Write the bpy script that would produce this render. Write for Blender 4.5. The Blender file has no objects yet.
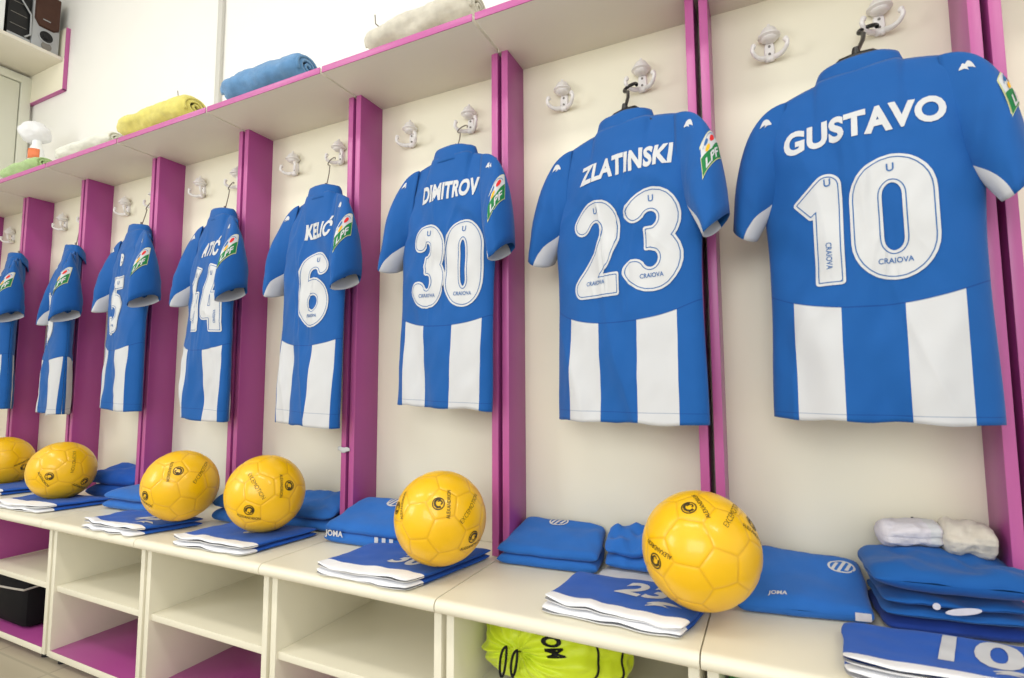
import bpy, bmesh, math, random
import numpy as np
from mathutils import Vector, Matrix, noise
from math import sin, cos, pi, sqrt, radians

scene = bpy.context.scene
COL = scene.collection
W = 0.5            # width of one locker bay
BZ = 0.45          # bench top height
ST = BZ + 1.3126   # underside of the top shelf

# ------------------------------------------------------------------ materials
def lin(c):
    return tuple(((v / 255) / 12.92 if v / 255 <= 0.04045 else ((v / 255 + 0.055) / 1.055) ** 2.4) for v in c) + (1,)

def mat(name, rgb, rough=0.5, spec=0.5, var=0.0, vscale=8.0, bump=0.0, bscale=200.0, sheen=0.0, coat=0.0):
    m = bpy.data.materials.new(name); m.use_nodes = True
    nt = m.node_tree; b = nt.nodes['Principled BSDF']
    b.inputs['Roughness'].default_value = rough
    b.inputs['Specular IOR Level'].default_value = spec
    if sheen: b.inputs['Sheen Weight'].default_value = sheen
    if coat:
        b.inputs['Coat Weight'].default_value = coat; b.inputs['Coat Roughness'].default_value = 0.12
    c = lin(rgb)
    tc = nt.nodes.new('ShaderNodeTexCoord')
    if var:
        n = nt.nodes.new('ShaderNodeTexNoise'); n.inputs['Scale'].default_value = vscale; n.inputs['Detail'].default_value = 5
        r = nt.nodes.new('ShaderNodeValToRGB')
        r.color_ramp.elements[0].position = 0.3; r.color_ramp.elements[1].position = 0.7
        r.color_ramp.elements[0].color = tuple(x * (1 - var) for x in c[:3]) + (1,)
        r.color_ramp.elements[1].color = tuple(min(1, x * (1 + var * 0.6)) for x in c[:3]) + (1,)
        nt.links.new(tc.outputs['Object'], n.inputs['Vector']); nt.links.new(n.outputs['Fac'], r.inputs['Fac'])
        nt.links.new(r.outputs['Color'], b.inputs['Base Color'])
    else:
        b.inputs['Base Color'].default_value = c
    if bump:
        n2 = nt.nodes.new('ShaderNodeTexNoise'); n2.inputs['Scale'].default_value = bscale; n2.inputs['Detail'].default_value = 3
        bp = nt.nodes.new('ShaderNodeBump'); bp.inputs['Strength'].default_value = bump; bp.inputs['Distance'].default_value = 0.002
        nt.links.new(tc.outputs['Object'], n2.inputs['Vector']); nt.links.new(n2.outputs['Fac'], bp.inputs['Height'])
        nt.links.new(bp.outputs['Normal'], b.inputs['Normal'])
    return m

BLUE = (18, 86, 157)
M = {
 'wall': mat('wall_paint', (240, 238, 232), 0.8, 0.2, 0.02, 3, 0.08, 90),
 'cream': mat('cream_laminate', (240, 234, 212), 0.45, 0.4, 0.015, 4),
 'bench': mat('bench_laminate', (232, 226, 204), 0.35, 0.5, 0.02, 5),
 'under': mat('grey_white_laminate', (226, 220, 206), 0.5, 0.4, 0.015, 4),
 'purple': mat('purple_laminate', (164, 70, 138), 0.32, 0.5, 0.03, 6),
 'band': mat('purple_edge_band', (186, 92, 152), 0.35, 0.5, 0.02, 9),
 'dark': mat('dark_plastic', (18, 18, 20), 0.5, 0.4),
 'hook': mat('white_enamel', (236, 232, 228), 0.3, 0.5),
 'screw': mat('screw_steel', (120, 116, 110), 0.35, 0.6),
 'wire': mat('galvanised_wire', (120, 112, 100), 0.3, 0.7),
 'blackp': mat('black_hanger_plastic', (16, 16, 15), 0.35, 0.5),
 'white': mat('white_print', (203, 204, 205), 0.6, 0.3, 0.015, 30),
 'cwhite': mat('white_jersey_cloth', (201, 202, 205), 0.85, 0.2, 0.02, 25, 0.15, 900),
 'blue': mat('blue_jersey_cloth', BLUE, 0.75, 0.25, 0.05, 20, 0.15, 900, 0.1),
 'hem': mat('white_hem_cloth', (238, 238, 240), 0.85, 0.2, 0.02, 25, 0.15, 900),
 'bprint': mat('blue_print', (58, 104, 160), 0.7, 0.3),
 'cotton': mat('blue_cotton', (44, 106, 186), 0.9, 0.15, 0.06, 18, 0.3, 700, 0.15),
 'shorts': mat('blue_shorts_cloth', (20, 84, 178), 0.7, 0.25, 0.05, 18, 0.2, 700, 0.1),
 'navy': mat('navy_cotton', (32, 60, 140), 0.9, 0.15, 0.06, 18, 0.3, 700, 0.1),
 'ball': mat('yellow_ball_leather', (240, 187, 0), 0.36, 0.4, 0.03, 30, 0.03, 600, 0, 0.35),
 'bink': mat('black_ball_print', (62, 48, 12), 0.5, 0.4),
 'green': mat('patch_green', (20, 120, 62), 0.6, 0.3),
 'red': mat('patch_red', (214, 40, 44), 0.6, 0.3),
 'yel': mat('patch_yellow', (240, 180, 30), 0.6, 0.3),
 'gold': mat('patch_border', (206, 208, 150), 0.6, 0.3),
 'tblue': mat('blue_towel_terry', (100, 146, 190), 0.95, 0.1, 0.12, 40, 0.9, 500, 0.3),
 'tyel': mat('yellow_towel_terry', (222, 210, 112), 0.95, 0.1, 0.10, 40, 0.9, 500, 0.3),
 'tgrey': mat('grey_towel_terry', (212, 206, 190), 0.95, 0.1, 0.12, 40, 0.9, 500, 0.3),
 'twhite': mat('white_towel_terry', (226, 226, 212), 0.95, 0.1, 0.08, 40, 0.9, 500, 0.3),
 'tgreen': mat('green_towel_terry', (172, 200, 138), 0.95, 0.1, 0.10, 40, 0.9, 500, 0.3),
 'sock': mat('white_sock_knit', (212, 208, 214), 0.95, 0.1, 0.08, 60, 0.6, 500, 0.2),
 'sockb': mat('beige_sock_knit', (208, 200, 186), 0.95, 0.1, 0.12, 40, 0.6, 500, 0.2),
 'lime': mat('lime_nylon', (204, 222, 34), 0.45, 0.4, 0.06, 10, 0.2, 60, 0.1),
 'limeg': mat('green_nylon', (40, 140, 50), 0.5, 0.4, 0.06, 10, 0.2, 60),
 'cord': mat('black_cord', (12, 12, 12), 0.7, 0.3),
 'bag': mat('black_bag_fabric', (16, 15, 17), 0.8, 0.2, 0.1, 30, 0.3, 400),
 'piping': mat('grey_piping', (176, 170, 160), 0.6, 0.3),
 'silver': mat('silver_plastic', (168, 170, 172), 0.35, 0.5),
 'brown': mat('brown_grille', (74, 48, 38), 0.7, 0.3, 0.1, 40),
 'conduit': mat('grey_conduit', (200, 198, 190), 0.5, 0.4),
 'door': mat('door_paint', (222, 222, 206), 0.5, 0.4),
 'plast': mat('white_plastic', (238, 240, 240), 0.4, 0.5),
 'orange': mat('orange_label', (230, 130, 84), 0.5, 0.3),
}

def floor_mat():
    m = bpy.data.materials.new('beige_floor_tile'); m.use_nodes = True
    nt = m.node_tree; b = nt.nodes['Principled BSDF']
    tc = nt.nodes.new('ShaderNodeTexCoord'); mp = nt.nodes.new('ShaderNodeMapping')
    mp.inputs['Rotation'].default_value = (0, 0, 0); mp.inputs['Location'].default_value = (0.1, 0.06, 0)
    br = nt.nodes.new('ShaderNodeTexBrick'); br.offset = 0; br.squash = 1
    br.inputs['Scale'].default_value = 1.0; br.inputs['Brick Width'].default_value = 0.33; br.inputs['Row Height'].default_value = 0.33
    br.inputs['Mortar Size'].default_value = 0.004
    br.inputs['Color1'].default_value = lin((186, 176, 152)); br.inputs['Color2'].default_value = lin((178, 168, 146))
    br.inputs['Mortar'].default_value = lin((160, 151, 130))
    nt.links.new(tc.outputs['Object'], mp.inputs['Vector']); nt.links.new(mp.outputs['Vector'], br.inputs['Vector'])
    nt.links.new(br.outputs['Color'], b.inputs['Base Color']); b.inputs['Roughness'].default_value = 0.3
    return m
M['floor'] = floor_mat()
def ball_seams(m):
    nt = m.node_tree; b = nt.nodes['Principled BSDF']; src = b.inputs['Base Color'].links[0].from_socket
    at = nt.nodes.new('ShaderNodeAttribute'); at.attribute_name = 'seam'
    mx = nt.nodes.new('ShaderNodeMixRGB'); mx.blend_type = 'MULTIPLY'; mx.inputs[2].default_value = (0.84, 0.78, 0.6, 1)
    nt.links.new(at.outputs['Fac'], mx.inputs[0]); nt.links.new(src, mx.inputs[1]); nt.links.new(mx.outputs[0], b.inputs['Base Color'])
ball_seams(M['ball'])

def jersey_mat():
    """blue shirt with two white stripes below a curved yoke seam; pattern in the shirt's own coordinates"""
    m = bpy.data.materials.new('blue_white_striped_jersey'); m.use_nodes = True
    nt = m.node_tree; b = nt.nodes['Principled BSDF']; N = nt.nodes; Lk = nt.links.new
    tc = N.new('ShaderNodeTexCoord'); sp = N.new('ShaderNodeSeparateXYZ'); Lk(tc.outputs['Object'], sp.inputs[0])
    def mth(op, a, bb=None, c=None):
        n = N.new('ShaderNodeMath'); n.operation = op
        for i, v in enumerate((a, bb, c)):
            if v is None: continue
            if isinstance(v, (int, float)): n.inputs[i].default_value = v
            else: Lk(v, n.inputs[i])
        return n.outputs[0]
    x, z = sp.outputs['X'], sp.outputs['Z']
    ax = mth('ABSOLUTE', mth('SUBTRACT', x, 0.008))
    # stripe edges lean outwards slightly towards the hem
    st = mth('LESS_THAN', mth('ABSOLUTE', mth('SUBTRACT', ax, 0.087)), 0.040)
    seam = mth('ADD', mth('MULTIPLY', mth('POWER', ax, 2.4), 2.6), -0.487)
    below = mth('LESS_THAN', z, seam)
    f = mth('MULTIPLY', st, below)
    line = mth('LESS_THAN', mth('ABSOLUTE', mth('SUBTRACT', z, seam)), 0.0013)
    hem = mth('LESS_THAN', mth('ABSOLUTE', mth('ADD', z, 0.678)), 0.0008)
    line = mth('MAXIMUM', line, hem)
    n = N.new('ShaderNodeTexNoise'); n.inputs['Scale'].default_value = 22; Lk(tc.outputs['Object'], n.inputs['Vector'])
    cb = N.new('ShaderNodeMixRGB'); Lk(n.outputs['Fac'], cb.inputs['Fac'])
    c = lin(BLUE); cb.inputs[1].default_value = tuple(v * 0.95 for v in c[:3]) + (1,); cb.inputs[2].default_value = tuple(v * 1.05 for v in c[:3]) + (1,)
    mx = N.new('ShaderNodeMixRGB'); Lk(f, mx.inputs['Fac']); Lk(cb.outputs[0], mx.inputs[1]); mx.inputs[2].default_value = lin((201, 202, 204))
    ml = N.new('ShaderNodeMixRGB'); ml.blend_type = 'MULTIPLY'; Lk(line, ml.inputs['Fac']); Lk(mx.outputs[0], ml.inputs[1]); ml.inputs[2].default_value = (0.55, 0.62, 0.75, 1)
    Lk(ml.outputs[0], b.inputs['Base Color'])
    b.inputs['Roughness'].default_value = 0.75; b.inputs['Specular IOR Level'].default_value = 0.25; b.inputs['Sheen Weight'].default_value = 0.1
    n2 = N.new('ShaderNodeTexNoise'); n2.inputs['Scale'].default_value = 900; Lk(tc.outputs['Object'], n2.inputs['Vector'])
    bp = N.new('ShaderNodeBump'); bp.inputs['Strength'].default_value = 0.15; bp.inputs['Distance'].default_value = 0.002
    Lk(n2.outputs['Fac'], bp.inputs['Height']); Lk(bp.outputs['Normal'], b.inputs['Normal'])
    return m
M['jersey'] = jersey_mat()

# ------------------------------------------------------------------ builders
class MB:
    """collects shapes, then links them as one mesh object"""
    def __init__(s): s.v = []; s.f = []; s.m = []
    def add(s, vs, fs, mi=0):
        o = len(s.v); s.v += [tuple(p) for p in vs]
        for f in fs: s.f.append(tuple(i + o for i in f)); s.m.append(mi)
    def grid(s, fn, nu, nv, mi=0, mf=None, closeu=False):
        o = len(s.v)
        for j in range(nv + 1):
            for i in range(nu if closeu else nu + 1):
                s.v.append(tuple(fn(i / nu, j / nv)))
        w = nu if closeu else nu + 1
        for j in range(nv):
            for i in range(nu):
                a = o + j * w + i; b = o + j * w + (i + 1) % w if closeu else a + 1
                s.f.append((a, b, b + w, a + w)); s.m.append(mf(i, j) if mf else mi)
    def box(s, x0, x1, y0, y1, z0, z1, bv=0.0012, mi=0):
        bm = bmesh.new(); bmesh.ops.create_cube(bm, size=1)
        for v in bm.verts:
            v.co = Vector(((x0 + x1) / 2 + v.co.x * (x1 - x0), (y0 + y1) / 2 + v.co.y * (y1 - y0), (z0 + z1) / 2 + v.co.z * (z1 - z0)))
        if bv: bmesh.ops.bevel(bm, geom=bm.edges[:], offset=bv, segments=2, affect='EDGES', profile=0.5)
        bm.verts.index_update(); s.add([v.co for v in bm.verts], [[v.index for v in f.verts] for f in bm.faces], mi); bm.free()
    def tube(s, pts, r, n=10, mi=0, caps=True, closed=False):
        pts = [Vector(p) for p in pts]; k = len(pts)
        rr = r if isinstance(r, (list, tuple)) else [r] * k
        o = len(s.v); up = None
        for i, p in enumerate(pts):
            if closed: t = (pts[(i + 1) % k] - pts[i - 1]).normalized()
            else: t = (pts[min(i + 1, k - 1)] - pts[max(i - 1, 0)]).normalized()
            if up is None:
                up = t.orthogonal().normalized()
            up = (up - t * up.dot(t)).normalized(); sd = t.cross(up)
            for j in range(n):
                a = 2 * pi * j / n; s.v.append(tuple(p + (up * cos(a) + sd * sin(a)) * rr[i]))
        for i in range(k if closed else k - 1):
            i2 = (i + 1) % k
            for j in range(n):
                j2 = (j + 1) % n
                s.f.append((o + i * n + j, o + i * n + j2, o + i2 * n + j2, o + i2 * n + j)); s.m.append(mi)
        if caps and not closed:
            s.f.append(tuple(o + j for j in range(n))[::-1]); s.m.append(mi)
            s.f.append(tuple(o + (k - 1) * n + j for j in range(n))); s.m.append(mi)
    def lathe(s, prof, c=(0, 0, 0), axis='Z', n=24, mi=0):
        """prof: (radius, height) pairs along the axis"""
        c = Vector(c)
        def fn(u, v):
            q = v * (len(prof) - 1); i = min(int(q), len(prof) - 2); t = q - i
            r = prof[i][0] + (prof[i + 1][0] - prof[i][0]) * t; h = prof[i][1] + (prof[i + 1][1] - prof[i][1]) * t
            a = 2 * pi * u
            if axis == 'Z': d = Vector((r * cos(a), r * sin(a), h))
            elif axis == 'Y': d = Vector((r * cos(a), h, r * sin(a)))
            else: d = Vector((h, r * cos(a), r * sin(a)))
            return c + d
        s.grid(fn, n, len(prof) - 1, mi, closeu=True)
    def build(s, name, mats, parent=None, loc=None, angle=40, merge=0.0, solid=0.0):
        me = bpy.data.meshes.new(name)
        bm = bmesh.new()
        vs = [bm.verts.new(p) for p in s.v]
        for f, mi in zip(s.f, s.m):
            try: ff = bm.faces.new([vs[i] for i in f]); ff.material_index = mi; ff.smooth = True
            except ValueError: pass
        if merge: bmesh.ops.remove_doubles(bm, verts=bm.verts[:], dist=merge)
        bmesh.ops.recalc_face_normals(bm, faces=bm.faces[:])
        bm.to_mesh(me); bm.free()
        for mm in (mats if isinstance(mats, (list, tuple)) else [mats]): me.materials.append(mm)
        if angle: me.set_sharp_from_angle(angle=radians(angle))
        o = bpy.data.objects.new(name, me); COL.objects.link(o)
        if solid:
            md = o.modifiers.new('cloth_thickness', 'SOLIDIFY'); md.thickness = solid; md.offset = 0
        if parent: o.parent = parent
        if loc: o.location = loc
        return o

def tag(o, label=None, cat=None, group=None, kind=None):
    if label: o['label'] = label
    if cat: o['category'] = cat
    if group: o['group'] = group
    if kind: o['kind'] = kind
    return o
def thing(name, label, cat, loc=(0, 0, 0), rz=0, group=None):
    o = bpy.data.objects.new(name, None); COL.objects.link(o); o.empty_display_size = 0.05
    o.location = loc; o.rotation_euler = (0, 0, rz)
    return tag(o, label, cat, group)
def copy_tree(o, parent=None):
    c = o.copy(); COL.objects.link(c); c.parent = parent
    for ch in list(o.children): copy_tree(ch, c)
    return c
def fb(v, s=1.0): return noise.noise(Vector(v) * s)

_text_cache = {}
def text2d(body, size, bold=0.0, sx=1.0, shear=0.0, step=0.012):
    """flat lettering centred on the origin: (points, faces), cut fine enough to lie on curved things"""
    key = (body, size, bold, sx, shear, step)
    if key in _text_cache: return _text_cache[key]
    c = bpy.data.curves.new('lettering', 'FONT'); c.body = body; c.size = size; c.offset = bold * size; c.shear = shear; c.resolution_u = 4
    c.align_x = 'CENTER'; c.space_character = 1.0 + 1.4 * max(0, bold)
    o = bpy.data.objects.new('lettering', c); COL.objects.link(o); bpy.context.view_layer.update()
    me = o.evaluated_get(bpy.context.evaluated_depsgraph_get()).to_mesh()
    bm = bmesh.new(); bm.from_mesh(me); o.to_mesh_clear()
    bpy.data.objects.remove(o); bpy.data.curves.remove(c)
    bmesh.ops.remove_doubles(bm, verts=bm.verts[:], dist=1e-6)
    for v in bm.verts: v.co.x *= sx
    x0 = min(v.co.x for v in bm.verts); x1 = max(v.co.x for v in bm.verts); y0 = min(v.co.y for v in bm.verts); y1 = max(v.co.y for v in bm.verts)
    for v in bm.verts: v.co.x -= (x0 + x1) / 2; v.co.y -= (y0 + y1) / 2; v.co.z = 0
    for ax, a, b in ((Vector((1, 0, 0)), -(x1 - x0) / 2, (x1 - x0) / 2), (Vector((0, 1, 0)), -(y1 - y0) / 2, (y1 - y0) / 2)):
        t = a + step
        while t < b:
            bmesh.ops.bisect_plane(bm, geom=bm.verts[:] + bm.edges[:] + bm.faces[:], plane_co=ax * t, plane_no=ax); t += step
    bmesh.ops.triangulate(bm, faces=bm.faces[:])
    bm.verts.index_update()
    r = ([(v.co.x, v.co.y) for v in bm.verts], [[v.index for v in f.verts] for f in bm.faces], x1 - x0, y1 - y0)
    bm.free(); _text_cache[key] = r
    return r

def disc2d(rx, ry, n=28, cx=0, cy=0, rings=3):
    vs = [(cx, cy)]; fs = []
    for k in range(1, rings + 1):
        for i in range(n): a = 2 * pi * i / n; vs.append((cx + rx * k / rings * cos(a), cy + ry * k / rings * sin(a)))
    for i in range(n): fs.append((0, 1 + i, 1 + (i + 1) % n))
    for k in range(rings - 1):
        for i in range(n):
            a = 1 + k * n + i; b = 1 + k * n + (i + 1) % n; fs.append((a, b, b + n, a + n))
    return vs, fs
def rect2d(x0, x1, y0, y1, nx=6, ny=6):
    vs = [(x0 + (x1 - x0) * i / nx, y0 + (y1 - y0) * j / ny) for j in range(ny + 1) for i in range(nx + 1)]
    fs = [(j * (nx + 1) + i, j * (nx + 1) + i + 1, (j + 1) * (nx + 1) + i + 1, (j + 1) * (nx + 1) + i) for j in range(ny) for i in range(nx)]
    return vs, fs
def arc(cx, cy, rx, ry, a0, a1, n=14):
    return [(cx + rx * cos(radians(a0 + (a1 - a0) * i / n)), cy + ry * sin(radians(a0 + (a1 - a0) * i / n))) for i in range(n + 1)]
def stroke2d(pts, offs, closed=False, step=0.008):
    """ribbons between offsets (lo, hi) along a centreline"""
    P = [Vector(p) for p in pts]
    if closed: P = P + [P[0]]
    Q = [P[0]]
    for a, b in zip(P, P[1:]):
        n = max(1, int((b - a).length / step)); Q += [a.lerp(b, (i + 1) / n) for i in range(n)]
    if closed: Q = Q[:-1]
    k = len(Q); vs = []; fs = []
    for i in range(k):
        d1 = (Q[i] - Q[i - 1]) if (i or closed) else Q[1] - Q[0]
        d2 = (Q[(i + 1) % k] - Q[i]) if (i < k - 1 or closed) else Q[-1] - Q[-2]
        d1 = d1.normalized(); d2 = d2.normalized(); t = (d1 + d2)
        t = t.normalized() if t.length > 1e-6 else d1
        nrm = Vector((-t.y, t.x)); sc = 1 / max(0.6, nrm.dot(Vector((-d1.y, d1.x))))
        for o in offs: vs.append(tuple(Q[i] + nrm * o * sc))
    m = len(offs)
    for i in range(k if closed else k - 1):
        for j in range(m - 1):
            a = i * m + j; b = ((i + 1) % k) * m + j; fs.append((a, b, b + 1, a + 1))
    return vs, fs

# ------------------------------------------------------------------ the setting
def struct(name, mb, m, **k): return tag(mb.build(name, m, **k), kind='structure')
XL = -4.03; YB = 0.094
b = MB(); b.box(XL - 0.1, 3.0, -4.2, YB + 0.1, -0.05, 0, 0); struct('floor', b, M['floor'])
b = MB(); b.box(XL - 0.1, 3.0, YB, YB + 0.1, 0, 3.1, 0); struct('wall_back', b, M['wall'])
b = MB(); b.box(XL - 0.1, XL, -4.2, YB, 0, 3.1, 0); struct('wall_left', b, M['wall'])
b = MB(); b.box(XL - 0.1, 3.0, -4.2, YB + 0.1, 3.1, 3.16, 0); struct('ceiling', b, M['wall'])
# plain white door with its frame in the left wall, under the high shelf
d = MB(); d.box(XL, XL + 0.02, -0.86, 0.03, 0.005, 2.53); door = struct('door_1', d, M['door'])
d = MB(); d.box(XL, XL + 0.03, 0.034, 0.078, 0, 2.575); d.box(XL, XL + 0.03, -0.91, -0.864, 0, 2.575); d.box(XL, XL + 0.03, -0.864, 0.034, 2.534, 2.575); d.build('door_frame', M['door'], door)
d = MB(); d.tube([(XL + 0.02, -0.80, 1.0), (XL + 0.06, -0.80, 1.0), (XL + 0.065, -0.78, 1.0), (XL + 0.065, -0.69, 1.0)], 0.009); d.build('door_handle', M['screw'], door)
# cable trunking and small fixings on the upper wall
b = MB(); b.box(-2.441, -2.413, YB - 0.016, YB, 1.80, 3.1); struct('trim_1', b, M['conduit'])
for x, lab in ((-2.66, 'small nail in the upper wall above the yellow towel'), (-1.57, 'small nail in the upper wall between blue and grey towels')):
    b = MB(); b.tube([(x, YB, 2.13), (x, YB - 0.03, 2.13), (x, YB - 0.034, 2.16)], 0.0022, 6); tag(b.build('wall_nail', M['wire']), lab, 'nail', 'nails in the upper wall')

# ------------------------------------------------------------------ locker bays
PT, HG = 0.018, 0.006
def coat_hook():
    """double hook with an acorn cap, local origin on the wall between the two screws"""
    m = MB()
    def plate(u, v):
        a = 2 * pi * u; k = [0.0, 0.8, 1.0, 1.0][round(v * 3)]; dy = [-0.009, -0.008, -0.004, 0][round(v * 3)]
        w = 0.0115 * (1 + 0.25 * (sin(a) < 0) * abs(sin(a)))
        return (w * k * cos(a), dy, -0.002 + 0.027 * k * sin(a))
    m.grid(plate, 28, 3, closeu=True)
    # acorn cap: bell with rim rings and a pointed tip, leaning out from the wall
    m.lathe([(0.0001, 0.039), (0.003, 0.038), (0.0042, 0.034), (0.0062, 0.031), (0.013, 0.027), (0.0175, 0.020), (0.0200, 0.013), (0.0238, 0.0105), (0.0238, 0.0080), (0.0195, 0.0060), (0.0165, 0.0050), (0.0180, 0.0030), (0.0160, 0.0005), (0.011, -0.002), (0.0001, -0.003)], (0, -0.018, 0.013), 'Z', 28)
    o = m.build('coat_hook', M['hook'])
    for s in (-1, 1):
        p = MB(); pts = []
        for i in range(17):
            t = i / 16; a = radians(-130 + 165 * t)
            pts.append((s * (0.0200 + 0.0155 * cos(a)), -0.010 - 0.028 * min(1, t * 1.5), -0.012 + 0.0140 * sin(a)))
        rr = [0.0066 - 0.0016 * i / 16 - 0.001 * sin(pi * i / 16) for i in range(17)]
        p.tube([(0, -0.006, -0.023), (s * 0.005, -0.008, -0.025)] + pts, [0.0075, 0.0075] + rr, 12)
        e = pts[-1]; p.lathe([(0.0001, 0.0062), (0.0045, 0.0045), (0.0064, 0), (0.0045, -0.0045), (0.0001, -0.0062)], e, 'Z', 12)
        p.build('hook_prong', M['hook'], o)
    for z in (0.004, -0.014):
        p = MB(); p.lathe([(0.0001, -0.0105), (0.0026, -0.0105), (0.003, -0.0085), (0.003, -0.006)], (0, 0, z), 'Y', 12); p.build('screw', M['screw'], o)
    return o
def make_locker():
    r = thing('locker_bay', 'x', 'locker')
    b = MB(); b.box(0.0008, W - 0.0008, -0.004, 0.006, BZ + 0.001, ST, 0.0002); b.build('back_panel', M['cream'], r)
    for s in (0, 1):
        x0 = HG if s == 0 else W - HG - PT; x1 = x0 + PT
        b = MB(); b.box(x0, x1, -0.1035, -0.0035, BZ + 0.001, ST, 0.0006); p = b.build('side_panel', M['purple'], r)
        b = MB(); b.box(x0 - 0.0002, x1 + 0.0002, -0.1055, -0.1030, BZ + 0.001, ST, 0.0008); b.build('edge_band', M['band'], p)
    b = MB(); b.box(0.004, W - 0.004, -0.2436, 0.09, ST, ST + 0.018, 0.0006); b.box(0.0006, 0.0042, -0.104, 0.09, ST + 0.001, ST + 0.017, 0); b.box(W - 0.0042, W - 0.0006, -0.104, 0.09, ST + 0.001, ST + 0.017, 0); p = b.build('top_shelf', M['under'], r)  # thin rear filler strips added to block light leaking down between shelves
    b = MB(); b.box(0.0038, W - 0.0038, -0.246, -0.2432, ST - 0.0002, ST + 0.0182, 0.0008); b.build('edge_band', M['band'], p)
    h = coat_hook()
    for i, x in enumerate((0.147, 0.357)):
        c = h if i == 0 else copy_tree(h)
        c.parent = r; c.location = (x, -0.004, BZ + 1.19)
    return r
def make_bench(side_purple=False):
    r = thing('bench_cabinet', 'x', 'bench cabinet')
    b = MB()   # worktop with a bullnose front
    def top(u, v):
        prof = [(0.0, 0.0), (-0.380, 0.0)] + [(-0.383 - 0.014 * sin(radians(a)), -0.014 + 0.014 * cos(radians(a))) for a in range(10, 181, 17)] + [(-0.36, -0.028), (0.0, -0.028)]
        i = round(v * (len(prof) - 1)); return (0.0012 + (W - 0.0024) * u, prof[i][0], BZ + prof[i][1])
    b.grid(top, 1, 14)
    prof = [top(0, j / 14) for j in range(15)]
    b.add(prof, [tuple(range(15))]); b.add([top(1, j / 14) for j in range(15)], [tuple(range(15))])
    b.build('worktop', M['bench'], r, merge=1e-5)
    for s in (0, 1):
        x0 = HG if s == 0 else W - HG - PT; x1 = x0 + PT
        b = MB(); b.box(x0, x1, -0.36, 0.0, 0.022, BZ - 0.0285, 0.001)
        p = b.build('side_panel', M['bench'], r)
        if side_purple and s == 0:
            b = MB(); b.box(x1 - 0.0002, x1 + 0.0012, -0.352, -0.002, 0.24, BZ - 0.03, 0.0003); b.build('purple_lining', M['purple'], p)
    b = MB(); b.box(HG + PT, W - HG - PT, -0.3525, -0.006, 0.220, 0.238, 0.001); b.build('shelf_board', M['bench'], r)
    b = MB(); b.box(HG + PT, W - HG - PT, -0.3585, -0.006, 0.022, 0.040, 0.0006); p = b.build('bottom_board', M['purple'], r)
    b = MB(); b.box(HG + PT, W - HG - PT, -0.3605, -0.3583, 0.0215, 0.0405, 0.0006); b.build('edge_band', M['bench'], p)
    b = MB(); b.box(HG + PT, W - HG - PT, -0.006, -0.001, 0.022, BZ - 0.0285, 0.0004); b.build('back_panel', M['cream'], r)
    b = MB(); b.box(HG + PT, W - HG - PT, -0.030, -0.0065, 0.372, BZ - 0.029, 0.0008); b.build('rail', M['bench'], r)
    for x in (0.05, W - 0.05):
        for y in (-0.33, -0.05):
            b = MB(); b.lathe([(0.0001, 0), (0.017, 0), (0.017, 0.012), (0.012, 0.0215), (0.0001, 0.0215)], (x, y, 0), 'Z', 14); b.build('foot', M['dark'], r)
    return r
LK = make_locker(); BN = make_bench(); BP = make_bench(True)
lk_lab = {-1: 'locker bay at the right edge of the photo, past the number 10 jersey', 0: 'purple and white locker bay behind the number 10 jersey', 1: 'purple and white locker bay behind the number 23 jersey',
  2: 'purple and white locker bay behind the number 30 jersey', 3: 'purple and white locker bay behind the number 6 jersey', 4: 'purple and white locker bay behind the number 44 jersey',
  5: 'purple and white locker bay third from the left, whitish towel on its shelf', 6: 'purple and white locker bay second from the left, green towel on its shelf', 7: 'leftmost purple and white locker bay, cut by the photo edge'}
bn_lab = {-1: 'white bench cabinet at the far right, outside the last divider', 0: 'white bench cabinet under the number 10 jersey with a green bag inside', 1: 'white bench cabinet holding the lime drawstring bag',
  2: 'white empty bench cabinet under the number 30 jersey', 3: 'white empty bench cabinet with purple floor under the number 6 jersey', 4: 'white empty bench cabinet with purple floor under the number 44 jersey',
  5: 'white bench cabinet with purple inner side and a black bag inside', 6: 'white bench cabinet under the second locker from the left', 7: 'leftmost white bench cabinet, under the locker at the photo edge'}
first = {0: 1, 5: 1}
for k in range(-1, 8):
    x = -(k + 1) * W
    l = LK if k == 0 else copy_tree(LK); l.location = (x, 0, 0); tag(l, lk_lab[k], 'locker', 'locker bays along the wall')
    bb = BN if k == 0 else (BP if k == 5 else copy_tree(BN)); bb.location = (x, 0, 0); tag(bb, bn_lab[k], 'bench cabinet', 'bench cabinets under the lockers')
b = MB()   # scrap of white tape stuck on the divider left of the DIMITROV bay
b.grid(lambda u, v: (-1.535 + 0.046 * u, -0.1075 - 0.004 * sin(u * 3), 0.690 - 0.002 * u + (v - .5) * (0.008 + 0.008 * sin(u * pi)) + 0.002 * sin(9 * u)), 10, 3)
tag(b.build('tape_scrap', M['white'], solid=0.0006), 'torn scrap of white tape stuck on the divider below the number 6 jersey', 'tape')

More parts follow.
